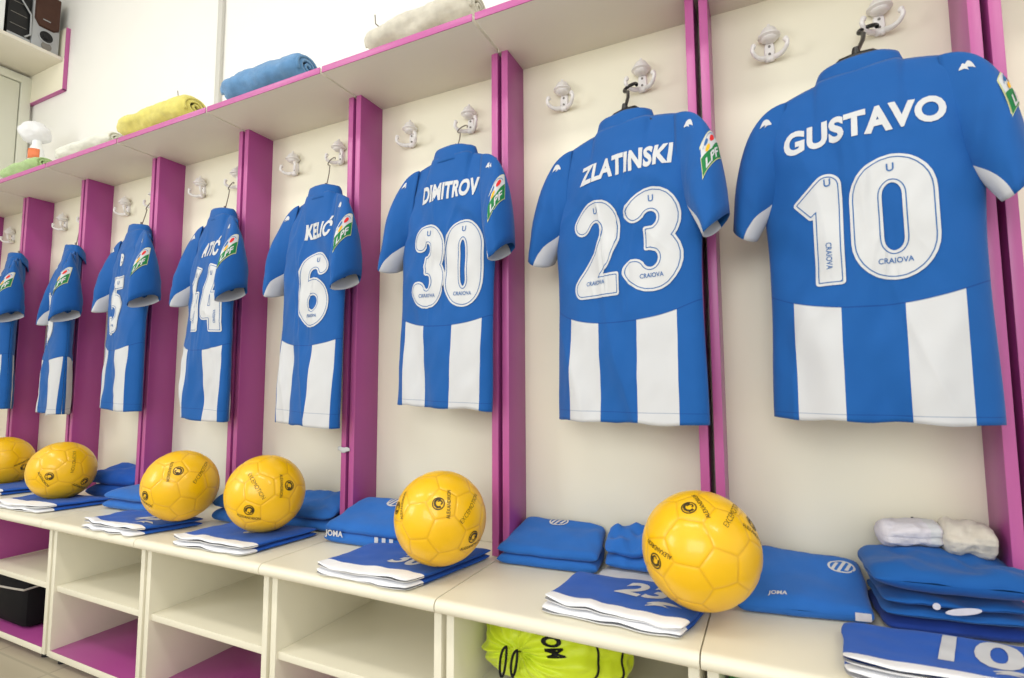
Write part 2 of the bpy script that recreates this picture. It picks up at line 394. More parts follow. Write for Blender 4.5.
# ------------------------------------------------------------------ jerseys
JL = 0.716; SW = 0.183
def smooth(a, b, x):
    t = max(0, min(1, (x - a) / (b - a))); return t * t * (3 - 2 * t)
class Shirt:
    def __init__(s, seed, w=0.176, dep=0.045, length=0.70, tip=0.058): s.tip = tip; s.sd = seed * 7.31; s.w = w; s.dp = dep; s.L = length
    def ztop(s, x):
        ax = abs(x) * 0.183 / s.w
        if ax < 0.07: return -0.030 + 0.006 * (ax / 0.07) ** 2
        return -0.024 - 0.036 * ((ax - 0.07) / (0.183 - 0.07)) ** 1.2
    def a(s, z): return s.w * (1 - 0.03 * smooth(-0.25, -0.4, z) + 0.03 * smooth(-0.45, -0.68, z)) - 0.008 * smooth(-0.28, -0.17, z)
    def yc(s, x, z): return 0.020 * math.exp(-(x / 0.13) ** 2) * smooth(-0.26, -0.02, z)
    def depth(s, x, z):
        a = s.a(z); q = min(1, abs(x / a))
        full = (s.dp + 0.006 * smooth(-0.3, -0.7, z)) * (1 - q ** 2.6) ** (1 / 2.0)
        d = s.ztop(x) - z
        neck = 0.034 * sqrt(max(0, 1 - (x / 0.07) ** 2)) if abs(x) < 0.07 else 0
        k = smooth(-0.03, 0.17, d) if d > 0 else 0
        k = (max(0, d) / 0.15) ** 0.5 if d < 0.15 else 1
        k = min(1, k)
        return neck + (full - neck) * k if full > neck else max(full * k, neck * (1 - k) + full * k)
    def wr(s, x, z):
        d = smooth(0.0, 0.10, s.ztop(x) - z)
        w = 0.0115 * fb((x * 6 + s.sd, z * 2.2, s.sd)) + 0.008 * fb((x * 14 + z * 6 + s.sd, z * 5, s.sd + 5))
        w += 0.008 * smooth(-0.35, -0.68, z) * sin(x * 36 + s.sd + 2.5 * fb((x * 5, z * 3, s.sd)))
        w += 0.007 * fb((x * 12 + z * 16, s.sd + z * 3, 2)) * smooth(-0.52, -0.2, z)
        w += 0.0034 * fb((x * 26 - z * 12, s.sd + z * 14, 6))
        r1 = 1 - abs(2.6 * fb((x * 8 + z * 1.2 + s.sd, z * 1.6 + s.sd, 11.3)))
        r2 = 1 - abs(2.6 * fb((x * 5 + z * 7 * (1 if x > 0 else -1) * smooth(0, 0.06, abs(x)), z * 3.5 - s.sd, 4.4)))
        w -= 0.0062 * max(0, r1) ** 3 * (0.35 + 0.65 * smooth(-0.15, -0.6, z)) + 0.0045 * max(0, r2) ** 3 * smooth(-0.60, -0.30, z)
        e = 1 - min(1, abs(x / s.a(z))) ** 4
        return w * d * (0.25 + 0.75 * e)
    def back(s, x, z): return s.yc(x, z) - s.depth(x, z) + s.wr(x, z)
    def front(s, x, z): return s.yc(x, z) + 0.75 * s.depth(x, z) + s.wr(x, z) * 0.6
    def body(s):
        m = MB(); NU, NV = 110, 90
        def par(u, v):
            sx = sin((u - 0.5) * pi)
            x0 = sx * s.w; z = s.ztop(x0) + (-s.L - s.ztop(x0)) * v
            # the hem sags and waves a little
            z += v ** 6 * 0.006 * fb((sx * 2.5, s.sd, 1))
            return sx * s.a(z), z
        def fb_(u, v): x, z = par(u, v); return (x, s.back(x, z), z)
        def ff_(u, v): x, z = par(u, v); return (x, s.front(x, z), z)
        m.grid(fb_, NU, NV); m.grid(ff_, NU, NV)
        return m
    # sleeve: side +-1, t along, ph around (0 outer ridge, 90 towards the viewer's side)
    def sleeve(s, sd, t, ph):
        ease = t
        w = s.w
        p0 = Vector((w - 0.050, s.ztop(w - 0.050) - 0.007)); p1 = Vector((w + 0.046, -0.046)); p2 = Vector((w + s.tip, -0.292))
        top = p0 * (1 - t) ** 2 + p1 * 2 * t * (1 - t) + p2 * t * t
        low = Vector((w - 0.040, -0.228)).lerp(Vector((w + 0.016, -0.330)), ease)
        c = (top + low) / 2; h = (top - low) / 2
        yh = 0.012 + 0.036 * smooth(-0.05, 0.75, t)
        n1 = 0.006 * fb((cos(ph) * 1.6 + s.sd, sin(ph) * 1.6 + sd * 3, t * 2.5)) * (0.2 + t) + 0.003 * fb((ph, t * 9 + s.sd, sd)) * (t > 0.05)
        cp = c + h * cos(ph)
        y = -0.004 - 0.014 * t - (yh + n1) * sin(ph) + 0.004 * sin(2 * ph)
        return Vector((sd * cp.x, y, cp.y - 0.016 * t * sin(ph)))
    def sl_out(s, sd, t, ph, off):
        e = 1e-3; p = s.sleeve(sd, t, ph)
        n = (s.sleeve(sd, t + e, ph) - p).cross(s.sleeve(sd, t, ph + e) - p).normalized()
        c = (s.sleeve(sd, t, ph + pi) + p) / 2
        if n.dot(p - c) < 0: n = -n
        return p + n * off

def g_angle(t): return 0.05 + 1.12 * t ** 1.2
HH = 0.212; HS = 0.0245
def digit_paths(ch):
    t, b_ = HH - HS, HS; m = HH / 2
    if ch == '0': return [(arc(0, t - 0.045, 0.042, 0.045, 180, 0) + arc(0, b_ + 0.045, 0.042, 0.045, 0, -180), True)], 0.133
    if ch == '1': return [([(-0.030, 0.140), (-0.010, 0.156), (0.018, 0.178), (0.018, 0.15), (0.018, 0.001)], False)], 0.090
    if ch == '2': return [(arc(0, t - 0.043, 0.042, 0.043, 165, 0) + [(0.040, 0.125), (0.020, 0.085), (-0.038, b_), (0.0, b_), (0.066, b_)], False)], 0.130
    if ch == '3': return [(arc(-0.002, t - 0.040, 0.042, 0.040, 165, -62) + [(0.012, m + 0.002), (-0.018, m + 0.002)], False), ([(0.0, m + 0.002)] + arc(-0.002, b_ + 0.042, 0.044, 0.042, 55, -165), False)], 0.130
    if ch == '4': return [([(0.012, HH - 0.002), (-0.038, 0.062), (-0.010, 0.062), (0.064, 0.062)], False), ([(0.032, 0.128), (0.032, 0.001)], False)], 0.130
    if ch == '5': return [([(0.058, t), (-0.036, t), (-0.038, 0.118), (-0.01, 0.126)] + arc(-0.002, b_ + 0.048, 0.044, 0.050, 70, -160), False)], 0.130
    if ch == '6': return [(arc(0, b_ + 0.045, 0.041, 0.045, 0, 360, 24)[:-1], True), ([(-0.041, b_ + 0.05), (-0.041, 0.125)] + arc(0.001, t - 0.047, 0.042, 0.047, 180, 25), False)], 0.130
    if ch == '7': return [([(-0.062, t), (0.030, t), (0.036, 0.165), (-0.012, 0.001)], False)], 0.125
    return [(arc(0, b_ + 0.042, 0.044, 0.043, 0, 360, 24)[:-1], True), (arc(0, t - 0.037, 0.038, 0.037, 0, 360, 24)[:-1], True)], 0.130

NVY = 1.05
def digit_geo(ch, sx):
    """solid digit and its thin inner outline, cut from the distance to its centreline"""
    segs = []
    for path, cl in digit_paths(ch)[0]:
        P = [(px * sx, py) for px, py in path]
        if cl: P = P + [P[0]]
        n = len(P) - 1
        for i in range(n): segs.append((P[i], P[i + 1], (not cl) and i == 0, (not cl) and i == n - 1))
    step = 0.0026; xs = np.arange(-0.09, 0.0901, step); ys = np.arange(-0.006, HH + 0.0061, step)
    X, Y = np.meshgrid(xs, ys); D = np.full(X.shape, 9.0); rc = 0.006
    for (x0, y0), (x1, y1), c0, c1 in segs:
        L_ = math.hypot(x1 - x0, y1 - y0)
        if L_ < 1e-6: continue
        ux, uy = (x1 - x0) / L_, (y1 - y0) / L_
        t = (X - x0) * ux + (Y - y0) * uy; p = np.abs(-(X - x0) * uy + (Y - y0) * ux)
        ex = np.maximum(np.maximum(-t, t - L_), 0); d = np.hypot(p, ex)
        for flag, e in ((c0, -t), (c1, t - L_)):
            if not flag: continue
            al = p - (HS - rc); bl = e + rc
            bx = HS - rc + np.hypot(np.maximum(al, 0), np.maximum(bl, 0)) + np.minimum(np.maximum(al, bl), 0)
            d = np.where(e > -HS, np.where(e > 0, bx, np.maximum(d, np.where(p <= HS * 1.5, bx, d))), d)
        D = np.minimum(D, d)
    def clip(poly, lv, sign):
        out = []
        for i in range(len(poly)):
            a, b_ = poly[i - 1], poly[i]; da, db = sign * (a[2] - lv), sign * (b_[2] - lv)
            if (da <= 0) != (db <= 0):
                t = da / (da - db); out.append(tuple(a[k] + (b_[k] - a[k]) * t for k in range(3)))
            if db <= 0: out.append(b_)
        return out
    def cut(lo, hi):
        vs, fs, idx = [], [], {}
        for j in range(len(ys) - 1):
            for i in range(len(xs) - 1):
                q = [D[j, i], D[j, i + 1], D[j + 1, i + 1], D[j + 1, i]]
                if min(q) > hi or max(q) < lo: continue
                c = [(xs[i], ys[j], q[0]), (xs[i + 1], ys[j], q[1]), (xs[i + 1], ys[j + 1], q[2]), (xs[i], ys[j + 1], q[3])]
                full = max(q) <= hi and min(q) >= lo
                for poly in ([c] if full else [c[:3], [c[0], c[2], c[3]]]):
                    if not full: poly = clip(clip(poly, hi, 1), lo, -1)
                    if len(poly) < 3: continue
                    f = []
                    for p in poly:
                        k = (round(p[0] * 1e6), round(p[1] * 1e6))
                        if k not in idx: idx[k] = len(vs); vs.append((float(p[0]), float(p[1])))
                        if idx[k] not in f: f.append(idx[k])
                    if len(f) > 2: fs.append(f)
        return vs, fs
    return cut(-1, HS), cut(HS - 0.0064, HS - 0.0046)

def on_shirt(S, mb, geo, cx, cz, mi, off, rot=0.0, arch=0.0, skew=0.0):
    vs, fs = geo[0], geo[1]; out = []
    for (x, y) in vs:
        xr = x * cos(rot) - y * sin(rot); yr = x * sin(rot) + y * cos(rot)
        X = cx + xr; Z = cz + yr - arch * xr * xr + skew * xr
        lim = S.a(Z) * 0.995; X = max(-lim, min(lim, X))
        out.append((X, S.back(X, Z) - off, Z))
    mb.add(out, fs, mi)

def patch(S, sd, parent, p0=0.7):
    """league badge on the sleeve: white top, green foot with letters"""
    mb = MB(); t0 = 0.62
    Lt, Rp = 0.360, 0.046    # sleeve length, local radius
    def put(geo, mi, off):
        out = []
        for (x_, y_) in geo[0]:
            x = x_ * 0.98 + y_ * 0.18; y = -x_ * 0.18 + y_ * 0.98; out.append(S.sl_out(sd, t0 - y / Lt, p0 - sd * x / Rp, off))
        mb.add(out, geo[1], mi)
    put(rect2d(-0.0315, 0.0315, -0.037, 0.037, 10, 10), 0, 0.0016)
    put(rect2d(-0.029, 0.029, -0.0345, 0.0345, 10, 10), 1, 0.0022)
    vs, fs = rect2d(-0.029, 0.029, 0, 1, 10, 6); vs = [(x, -0.0345 + y * (0.0345 + 0.002 - 0.010 * (1 - abs(x) / 0.029) + 0.002)) for x, y in vs]
    put((vs, fs), 2, 0.0028)
    put(disc2d(0.0085, 0.008, 10, 0.008, 0.016, 2), 3, 0.003); put(disc2d(0.007, 0.0065, 10, -0.010, 0.005, 2), 4, 0.0032); put(disc2d(0.0065, 0.006, 10, -0.012, 0.021, 2), 5, 0.003)
    g = stroke2d(arc(0, 0.008, 0.024, 0.023, 20, 160), (-0.0008, 0.0008)); put(g, 5, 0.003)
    g = text2d('LPF', 0.028, 0.03, 0.95); put(([(x, y - 0.021) for x, y in g[0]], g[1]), 1, 0.0036)
    return mb.build('league_patch', [M['gold'], M['white'], M['green'], M['red'], M['yel'], M['bprint']], parent)

def jersey(label, pos, yaw, name, num, seed, nsx=0.8, nsize=0.066, ncz=-0.150, ncx=0.0, numx=0.0, numz=-0.222, nums=1.0, hang='wire', hookx=None, w=0.176, dep=0.045, length=0.70, hang_label='', roll=0.0, tip=0.056, pp=0.62):
    S = Shirt(seed, w, dep, length, tip)
    r = thing('football_jersey', label, 'jersey', pos, yaw, 'blue and white jerseys hanging in the lockers'); r.rotation_euler = (0, roll, yaw)
    S.body().build('shirt_body', M['jersey'], r, merge=2e-5, angle=0, solid=0.0012)
    # collar: a soft stand-up band
    m = MB()
    def col(u, v):
        a = 2 * pi * u; q = v if v <= 1 else 1
        rx = 0.080 - 0.014 * v; ry = 0.037 - 0.004 * v
        z = -0.044 + 0.042 * v + 0.002 * fb((cos(a) * 2, sin(a) * 2, seed)); z -= 0.034 * max(0, sin(a)) ** 1.2 + 0.004 * max(0, abs(cos(a))) ** 3
        return (rx * cos(a), 0.022 + ry * sin(a) + 0.002 * fb((a, v, seed)), z)
    m.grid(col, 48, 6, closeu=True); c = m.build('collar', M['blue'], r, angle=0, solid=0.0035)
    for sd in (-1, 1):
        m = MB(); NP, NT = 52, 20; K = 18
        def sl(u, v, sd=sd):
            t = v; g = g_angle(t); i = round(u * NP)
            if i <= K: ph = pi - g + 2 * g * (i / K)
            else: ph = pi + g + (2 * pi - 2 * g) * ((i - K) / (NP - K))
            return S.sleeve(sd, t, ph)
        m.grid(sl, NP, NT, mf=lambda i, j: 1 if i < K else 0, closeu=True)
        o = m.build('sleeve', [M['blue'], M['cwhite']], r, angle=0, solid=0.0014)
        # small white wing mark near the shoulder
        mb = MB()
        pts = [(0, 0), (0.008, 0.005), (0.018, 0.006), (0.027, 0.002)]
        for (dx, dy, k) in ((0, 0, 1), (-0.004, -0.006, 0.7)):
            vs, fs = [], []
            for i in range(9):
                q = i / 8; w = 0.0052 * sin(pi * min(1, 0.12 + q)) * k
                cx_ = -0.015 + 0.030 * q * k + dx; cy_ = 0.006 * sin(q * pi) + dy
                vs += [(cx_ * 1.3, (cy_ - w) * 1.3), (cx_ * 1.3, (cy_ + w) * 1.3)]
            fs = [(2 * i, 2 * i + 2, 2 * i + 3, 2 * i + 1) for i in range(8)]
            mb.add([S.sl_out(sd, 0.25 + x / 0.27, 0.78 - y / 0.070, 0.0017) for x, y in vs], fs)
        mb.build('wing_mark', M['white'], o)
        if sd == 1: patch(S, sd, o, pp)
    if name:
        mb = MB(); on_shirt(S, mb, text2d(name, nsize, 0.044, nsx), ncx, ncz, 0, 0.0022, arch=0.35)
        mb.build('name_lettering', M['white'], r)
    if num:
        mb = MB(); ws = [digit_paths(c)[1] * nums for c in num]; tot = sum(ws) + 0.012 * (len(num) - 1); x = numx - tot / 2
        for c, w in zip(num, ws):
            cx = x + w / 2; z0 = numz - HH
            solid, line = [([(px, py * NVY - HH * (NVY - 1)) for px, py in g_[0]], g_[1]) for g_ in digit_geo(c, nums)]
            on_shirt(S, mb, solid, cx, z0, 0, 0.0023); on_shirt(S, mb, line, cx, z0, 1, 0.0028)
            ux = cx + (0.020 * nums if c == '1' else 0); uz = z0 + HH - 0.024 if c != '4' else z0 + HH - 0.03
            on_shirt(S, mb, text2d('U', 0.020, 0.02, 0.9, 0, 0.03), ux + (0.006 if c == '6' else 0), uz - (0.003 if c == '1' else 0), 1, 0.0032)
            if c == '1': on_shirt(S, mb, text2d('CRAIOVA', 0.0135, 0.015, 0.85, 0, 0.03), cx + 0.018 * nums, z0 + 0.045, 1, 0.0032, rot=-pi / 2)
            elif c == '4': on_shirt(S, mb, text2d('CRAIOVA', 0.0115, 0.015, 0.85, 0, 0.03), cx + 0.032 * nums, z0 + 0.04, 1, 0.0032, rot=pi / 2)
            else: on_shirt(S, mb, text2d('CRAIOVA', 0.0135, 0.015, 0.85, 0, 0.03), cx, z0 + 0.0235, 1, 0.0032)
            x += w + 0.012
        mb.build('number_print', [M['white'], M['bprint']], r)
    # hanger on the right-hand hook of the bay
    R_ = Matrix.Rotation(yaw, 4, 'Z'); P0 = Vector(pos)
    def wp(x, y, z): return P0 + (R_ @ Vector((x, y, z)))
    hk = Vector((hookx, -0.044, 1.612))
    neck = wp(0, 0.022, 0.020 if hang == 'plastic' else -0.006)
    hh = thing('clothes_hanger', hang_label, 'hanger', tuple(neck), yaw, 'hangers holding the jerseys')
    inv = (Matrix.Translation(neck) @ R_).inverted()
    def lc(p): return inv @ p
    thick = hang == 'plastic'; mt = M['blackp'] if thick else M['wire']; rad = 0.0042 if thick else 0.0018
    dirv = (hk - neck); dl = dirv.length; up = dirv.normalized(); sd = (R_ @ Vector((1, 0, 0))); sd = (sd - up * sd.dot(up)).normalized()
    Rr = 0.0165; cen = hk + up * (-0.006)
    pts = [neck, neck.lerp(cen, 0.18)]
    start = cen - up * (Rr * 1.3)
    pts += [start.lerp(pts[-1], 0.45), start - sd * 0.004]
    for i in range(15):
        a = radians(-125 - 245 * i / 14 + 0)
        pts.append(cen + (sd * cos(a) + up * sin(a)) * Rr)
    m = MB(); m.tube([lc(p) for p in pts], [rad * (1 if i < len(pts) - 3 else 0.9) for i in range(len(pts))], 10); m.build('hook', mt, hh)
    m = MB()
    if thick:
        for s in (-1, 1): m.tube([(0, 0, -0.006), (s * 0.025, 0, -0.009), (s * 0.045, -0.004, -0.026), (s * 0.065, -0.012, -0.052), (s * 0.10, -0.022, -0.078), (s * 0.130, -0.026, -0.105)], [0.0085, 0.0085, 0.0075, 0.006, 0.005, 0.004], 10)
        m.lathe([(0.0001, 0.012), (0.006, 0.012), (0.008, 0.0), (0.008, -0.01), (0.0001, -0.01)], (0, 0, 0), 'Z', 12)
    else:
        for s in (-1, 1): m.tube([(0, 0, -0.002), (s * 0.03, 0, -0.016), (s * 0.06, -0.006, -0.036), (s * 0.10, -0.020, -0.066), (s * 0.130, -0.024, -0.092)], 0.0025, 8)
        m.tube([(0, 0, 0.022), (0, 0, 0.008), (0, 0, -0.008)], 0.0036, 8)
    m.build('shoulder_bar', mt, hh)
    return S

jersey('blue and white jersey with number 10, nearest the right', (-0.210, -0.150, 1.497), -0.24, 'GUSTAVO', '10', 1, 0.80, 0.066, -0.148, 0.002, -0.002, -0.222, nums=0.93, hang='plastic', hookx=-0.168, pp=0.2, w=0.172, dep=0.050, length=0.690, hang_label='black plastic hanger with thick hook carrying the number 10 jersey')
jersey('blue and white jersey with number 23, second from the right', (-0.668, -0.146, 1.494), -0.28, 'ZLATINSKI', '23', 2, 0.70, 0.062, -0.134, 0.022, 0.022, -0.206, nums=0.93, hang='plastic', hookx=-0.665, pp=0.5, w=0.182, dep=0.042, length=0.700, hang_label='dark plastic hanger carrying the number 23 jersey')
jersey('blue and white jersey with number 30 on its back', (-1.130, -0.140, 1.512), -0.14, 'DIMITROV', '30', 3, 0.60, 0.062, -0.130, 0.022, 0.026, -0.218, nums=0.76, hookx=-1.150, pp=0.80, w=0.158, dep=0.034, length=0.695, roll=0.032, tip=0.050, hang_label='thin wire hanger carrying the number 30 jersey')
jersey('blue and white jersey with single number 6 on its back', (-1.592, -0.150, 1.478), -0.18, 'KELIĆ', '6', 4, 0.70, 0.062, -0.138, 0.040, 0.046, -0.212, hookx=-1.650, w=0.148, dep=0.034, length=0.718, roll=0.038, tip=0.046, hang_label='thin wire hanger carrying the number 6 jersey')
jersey('blue and white jersey with number 44 on its back', (-2.065, -0.145, 1.480), -0.22, 'ATIĆ', '44', 5, 0.66, 0.066, -0.140, 0.035, 0.028, -0.205, nums=0.76, hookx=-2.140, w=0.152, dep=0.036, length=0.716, roll=0.045, hang_label='wire hanger carrying the number 44 jersey')
jersey('blue and white jersey third from the left, letter B of the name showing', (-2.565, -0.135, 1.495), -0.20, 'B', '5', 6, 0.72, 0.062, -0.140, -0.01, -0.01, -0.205, hookx=-2.640, w=0.168, dep=0.040, length=0.705, roll=0.035, hang_label='wire hanger of the third jersey from the left')
jersey('blue and white jersey second from the left, above the first whole ball', (-3.020, -0.138, 1.468), -0.30, None, '3', 7, 0.74, 0.062, -0.140, 0, 0.0, -0.205, hookx=-3.140, w=0.140, dep=0.040, length=0.700, roll=0.035, hang_label='wire hanger of the second jersey from the left')
jersey('blue jersey leftmost of all, cut by the photo edge', (-3.490, -0.144, 1.485), -0.25, None, '8', 8, 0.74, 0.062, -0.140, 0, 0.0, -0.205, hookx=-3.640, w=0.150, dep=0.042, length=0.705, hang_label='wire hanger of the leftmost jersey')

# ------------------------------------------------------------------ balls
BR = 0.103
def ball_body():
    ph = (1 + sqrt(5)) / 2
    pent = [Vector(p).normalized() for a in (-1, 1) for b_ in (-ph, ph) for p in ((0, a, b_), (a, b_, 0), (b_, 0, a))]
    hexs = []
    for i in range(12):
        for j in range(i + 1, 12):
            for k in range(j + 1, 12):
                if pent[i].dot(pent[j]) > 0.3 and pent[j].dot(pent[k]) > 0.3 and pent[i].dot(pent[k]) > 0.3:
                    hexs.append((pent[i] + pent[j] + pent[k]).normalized())
    # support-plane weights so that hexagons and pentagons share edges as in a truncated icosahedron
    fc = [(p, 0.9393) for p in pent] + [(h, 0.9150) for h in hexs]
    bm = bmesh.new(); bmesh.ops.create_icosphere(bm, subdivisions=7, radius=1)
    for f in bm.faces: f.smooth = True
    P = np.array([v.co for v in bm.verts]); P /= np.linalg.norm(P, axis=1)[:, None]
    Q = np.sort(P @ np.array([tuple(f) for f, w in fc]).T / np.array([w for f, w in fc])[None, :], axis=1)
    e = (Q[:, -1] - Q[:, -2]) * 1.35
    seam = np.exp(-(e / 0.016) ** 2); P2 = P * (BR * (1 - 0.009 * seam - 0.004 * np.exp(-(e / 0.06) ** 2)))[:, None]
    for v, c in zip(bm.verts, P2): v.co = c
    me = bpy.data.meshes.new('football'); 
    bm.to_mesh(me); bm.free(); me.materials.append(M['ball'])
    at = me.attributes.new('seam', 'FLOAT', 'POINT'); at.data.foreach_set('value', seam.astype(np.float32))
    return me, pent
BME, PENT = ball_body()
CAMP = Vector((-0.381, -1.319, 0.874))
EMB = []
EMB.append(stroke2d(arc(0, 0, 0.0125, 0.0125, 0, 360, 28)[:-1], (-0.0012, 0.0012), True, 0.004))
EMB.append(stroke2d(arc(0.001, -0.001, 0.0085, 0.0085, -30, 210, 16), (-0.0022, 0.0022), False, 0.003))
EMB.append(stroke2d(arc(0.002, -0.003, 0.004, 0.005, 200, 420, 12), (-0.0014, 0.0014), False, 0.003))
EMB.append(stroke2d([(-0.010, 0.002), (-0.004, 0.006), (0.004, 0.0065), (0.010, 0.003)], (-0.001, 0.001), False, 0.003))
def football(label, c, marks, script):
    """marks: directions of emblem panels (from the ball centre) with their up vectors; script: direction and reading direction"""
    o = bpy.data.objects.new('football', BME); COL.objects.link(o); o.location = c
    tag(o, label, 'ball', 'yellow footballs on the bench')
    # turn the panel pattern so that two pentagons sit under the first emblems
    A = Vector(marks[0][0]).normalized(); Bd = Vector(marks[1][0]).normalized() if len(marks) > 1 else A.orthogonal()
    p0 = PENT[0]; p1 = next(p for p in PENT[1:] if p.dot(p0) > 0.3)
    def frame(a, b_):
        z = a.normalized(); x = (b_ - z * b_.dot(z)).normalized(); return Matrix((x, z.cross(x), z)).transposed()
    R3 = frame(A, Bd) @ frame(p0, p1).transposed()
    o.rotation_euler = R3.to_euler()
    dirs = [R3 @ p for p in PENT]
    inv = R3.transposed()
    def part(mb, name): mb.v = [tuple(inv @ Vector(v)) for v in mb.v]; mb.build(name, M['bink'], o)
    for d0, up in marks:
        d0 = Vector(d0).normalized(); d = max(dirs, key=lambda q: q.dot(d0)); mb = MB(); place_mark(mb, d, Vector(up)); part(mb, 'ball_emblem')
    if script:
        d = Vector(script[0]).normalized(); rt = Vector(script[1]); rt = (rt - d * rt.dot(d)).normalized(); up = d.cross(rt); mb = MB()
        g = text2d('EXCEMOTION', 0.0150, -0.008, 0.9, 0, 0.02); mb.add([(d * BR + rt * x + up * y).normalized() * (BR + 0.0006) for x, y in g[0]], g[1]); part(mb, 'ball_lettering')
    return o
def place_mark(mb, d, up):
    up = (up - d * up.dot(d)).normalized(); rt = up.cross(d)
    def put(geo, dx, dy): mb.add([(d * BR + rt * (x + dx) + up * (y + dy)).normalized() * (BR + 0.0006) for x, y in geo[0]], geo[1])
    for g in EMB: put(g, 0, 0.009)
    put(text2d('ALEXANDRION', 0.0115, 0.012, 0.78, 0, 0.02), 0, -0.013)

football('yellow football resting at the right end of the bench, rightmost of the balls', (-0.509, -0.271, 0.576), [((-0.019, -0.532, 0.847), (-0.873, -0.4, -0.28)), ((-0.658, -0.737, -0.153), (-0.08, 0.282, -0.956)), ((0.869, -0.407, 0.283), (0.091, 0.705, 0.704))], ((0.579, -0.303, 0.757), (0.139, 0.957, 0.254)))
football('yellow football on shorts under the number 30 jersey, second from the right', (-1.066, -0.275, 0.577), [((0.517, -0.708, 0.481), (-0.825, -0.564, 0.037)), ((0.919, -0.172, -0.355), (0.31, -0.194, 0.931)), ((-0.48, -0.866, -0.14), (-0.707, 0.502, -0.499))], ((0.907, -0.236, 0.35), (-0.028, 0.81, 0.586)))
football('yellow football under the number 6 jersey, third from the right', (-1.651, -0.257, 0.58), [((0.942, -0.157, 0.295), (0.193, 0.97, -0.147)), ((0.308, -0.873, -0.377), (0.377, -0.237, 0.896))], ((0.547, -0.754, 0.365), (0.62, 0.09, -0.779)))
football('yellow football beside the number 44 locker, fourth from the right', (-1.994, -0.274, 0.578), [((0.607, -0.586, 0.537), (0.708, 0.704, -0.055)), ((-0.006, -0.987, -0.163), (0.433, -0.134, 0.891))], ((0.891, 0.019, 0.454), (-0.354, 0.692, 0.63)))
football('yellow football under the third jersey from the left, second ball from the left', (-2.732, -0.241, 0.57), [((0.665, -0.74, -0.097), (0.673, 0.56, 0.484)), ((0.733, 0.515, -0.444), (0.146, 0.499, 0.854))], ((0.919, -0.092, 0.383), (0.342, -0.208, -0.916)))
football('yellow football at the far left, cut by the photo edge', (-3.331, -0.178, 0.56), [((0.956, 0.262, -0.13), (-0.233, 0.305, -0.924))], None)

# ------------------------------------------------------------------ folded clothes
class Fold:
    """folded garment: layered rounded slabs over a quad footprint (near-left, near-right, far-right, far-left)"""
    def __init__(s, quad, z0, t0, t1, seed, layers=2, wr=0.004, rnd=8, tl=1.0, tr=1.0, cr=0.05, wave=0.0):
        s.cr = cr; s.wave = wave
        s.q = [Vector((p[0], p[1])) for p in quad]; s.z0 = z0; s.t0 = t0; s.t1 = t1; s.sd = seed * 3.7; s.n = layers; s.wr = wr; s.rnd = rnd; s.tl = tl; s.tr = tr
    def xy(s, u, v):
        cu, cv = 2 * u - 1, 2 * v - 1; u = 0.5 + 0.5 * cu * (1 - s.cr * abs(cv) ** 10); v = 0.5 + 0.5 * cv * (1 - s.cr * abs(cu) ** 10)
        a = s.q[0].lerp(s.q[1], u); b_ = s.q[3].lerp(s.q[2], u); p = a.lerp(b_, v)
        return p
    def th(s, u, v): return (s.t0 + (s.t1 - s.t0) * v) * (s.tl + (s.tr - s.tl) * u)
    def edge(s, u, v):
        k = s.rnd; e = lambda q: max(0, 1 - abs(2 * q - 1) ** k) ** 0.5
        return e(u) * e(v)
    def nz(s, u, v): return s.wr * (1.2 * fb((u * 3 + s.sd, v * 3, s.sd)) + 0.6 * fb((u * 8 + s.sd, v * 6 + u * 3, 1.7)))
    def z(s, u, v, lv, side):
        """lv: layer 0..n-1, side +1 top -1 bottom"""
        T = s.th(u, v); h = T / s.n; c = s.z0 + h * (lv + 0.5)
        w = s.nz(u, v) * (lv + (1 if side > 0 else 0)) / s.n
        wv = s.wave * max(0, 1 - v) ** 4 * (lv + (1 if side > 0 else 0)) / s.n * (0.5 + fb((u * 3.3 + s.sd, lv * 0.9, 3.3)) + 1.2 * max(0, 1 - 6 * u))
        return c + side * h / 2 * s.edge(u, v) * 0.985 + w * (0.3 + 0.7 * s.edge(u, v)) + wv
    def top(s, u, v, off=0.0):
        p = s.xy(u, v); return (p.x, p.y, s.z(u, v, s.n - 1, 1) + off)
    def front(s, u, f, off=0.0):
        """point on the near face, f 0..1 from bottom to top"""
        p = s.xy(u, 0.0); T = s.th(u, 0); d = (s.q[0] - s.q[3]).normalized()
        return (p.x + d.x * off, p.y + d.y * off, s.z0 + T * f)
    def mesh(s, hem=0.0, NU=36, NV=30):
        m = MB()
        sp = lambda q: 0.5 - 0.5 * cos(pi * q) if True else q
        for lv in range(s.n):
            ox = 0.004 * fb((lv * 5.1, s.sd, 0.3)); oy = 0.004 * fb((lv * 3.3, s.sd, 7.3)) + 0.002 * lv
            for side in (-1, 1):
                def fn(u, v):
                    u, v = sp(u), sp(v); p = s.xy(u, v)
                    j = 0.0035 * fb((u * 4 + lv, v * 4, s.sd)) 
                    return (p.x + ox + j, p.y + oy + (0.003 + s.wave * 0.7 * (1 - v) ** 3) * fb((u * 6, lv * 2 + v, s.sd)), s.z(u, v, lv, side))
                m.grid(fn, NU, NV, mf=lambda i, j: 1 if sp((j + 0.5) / NV) < hem else 0)
        return m
    def put(s, mb, geo, cu, cv, su, sv, mi=0, off=0.0012, rot=0.0, shear=0.0):
        """2D marks onto the top face, sized in metres along the near edge and the depth"""
        lu = (s.q[1] - s.q[0]).length; lv = (s.q[3] - s.q[0]).length; out = []
        for x, y in geo[0]:
            xr = x * cos(rot) - y * sin(rot); yr = x * sin(rot) + y * cos(rot)
            u = cu + (xr * su + shear * yr) / lu; v = cv + yr * sv / lv
            out.append(s.top(max(0.01, min(0.99, u)), max(0.01, min(0.99, v)), off))
        mb.add(out, geo[1], mi)

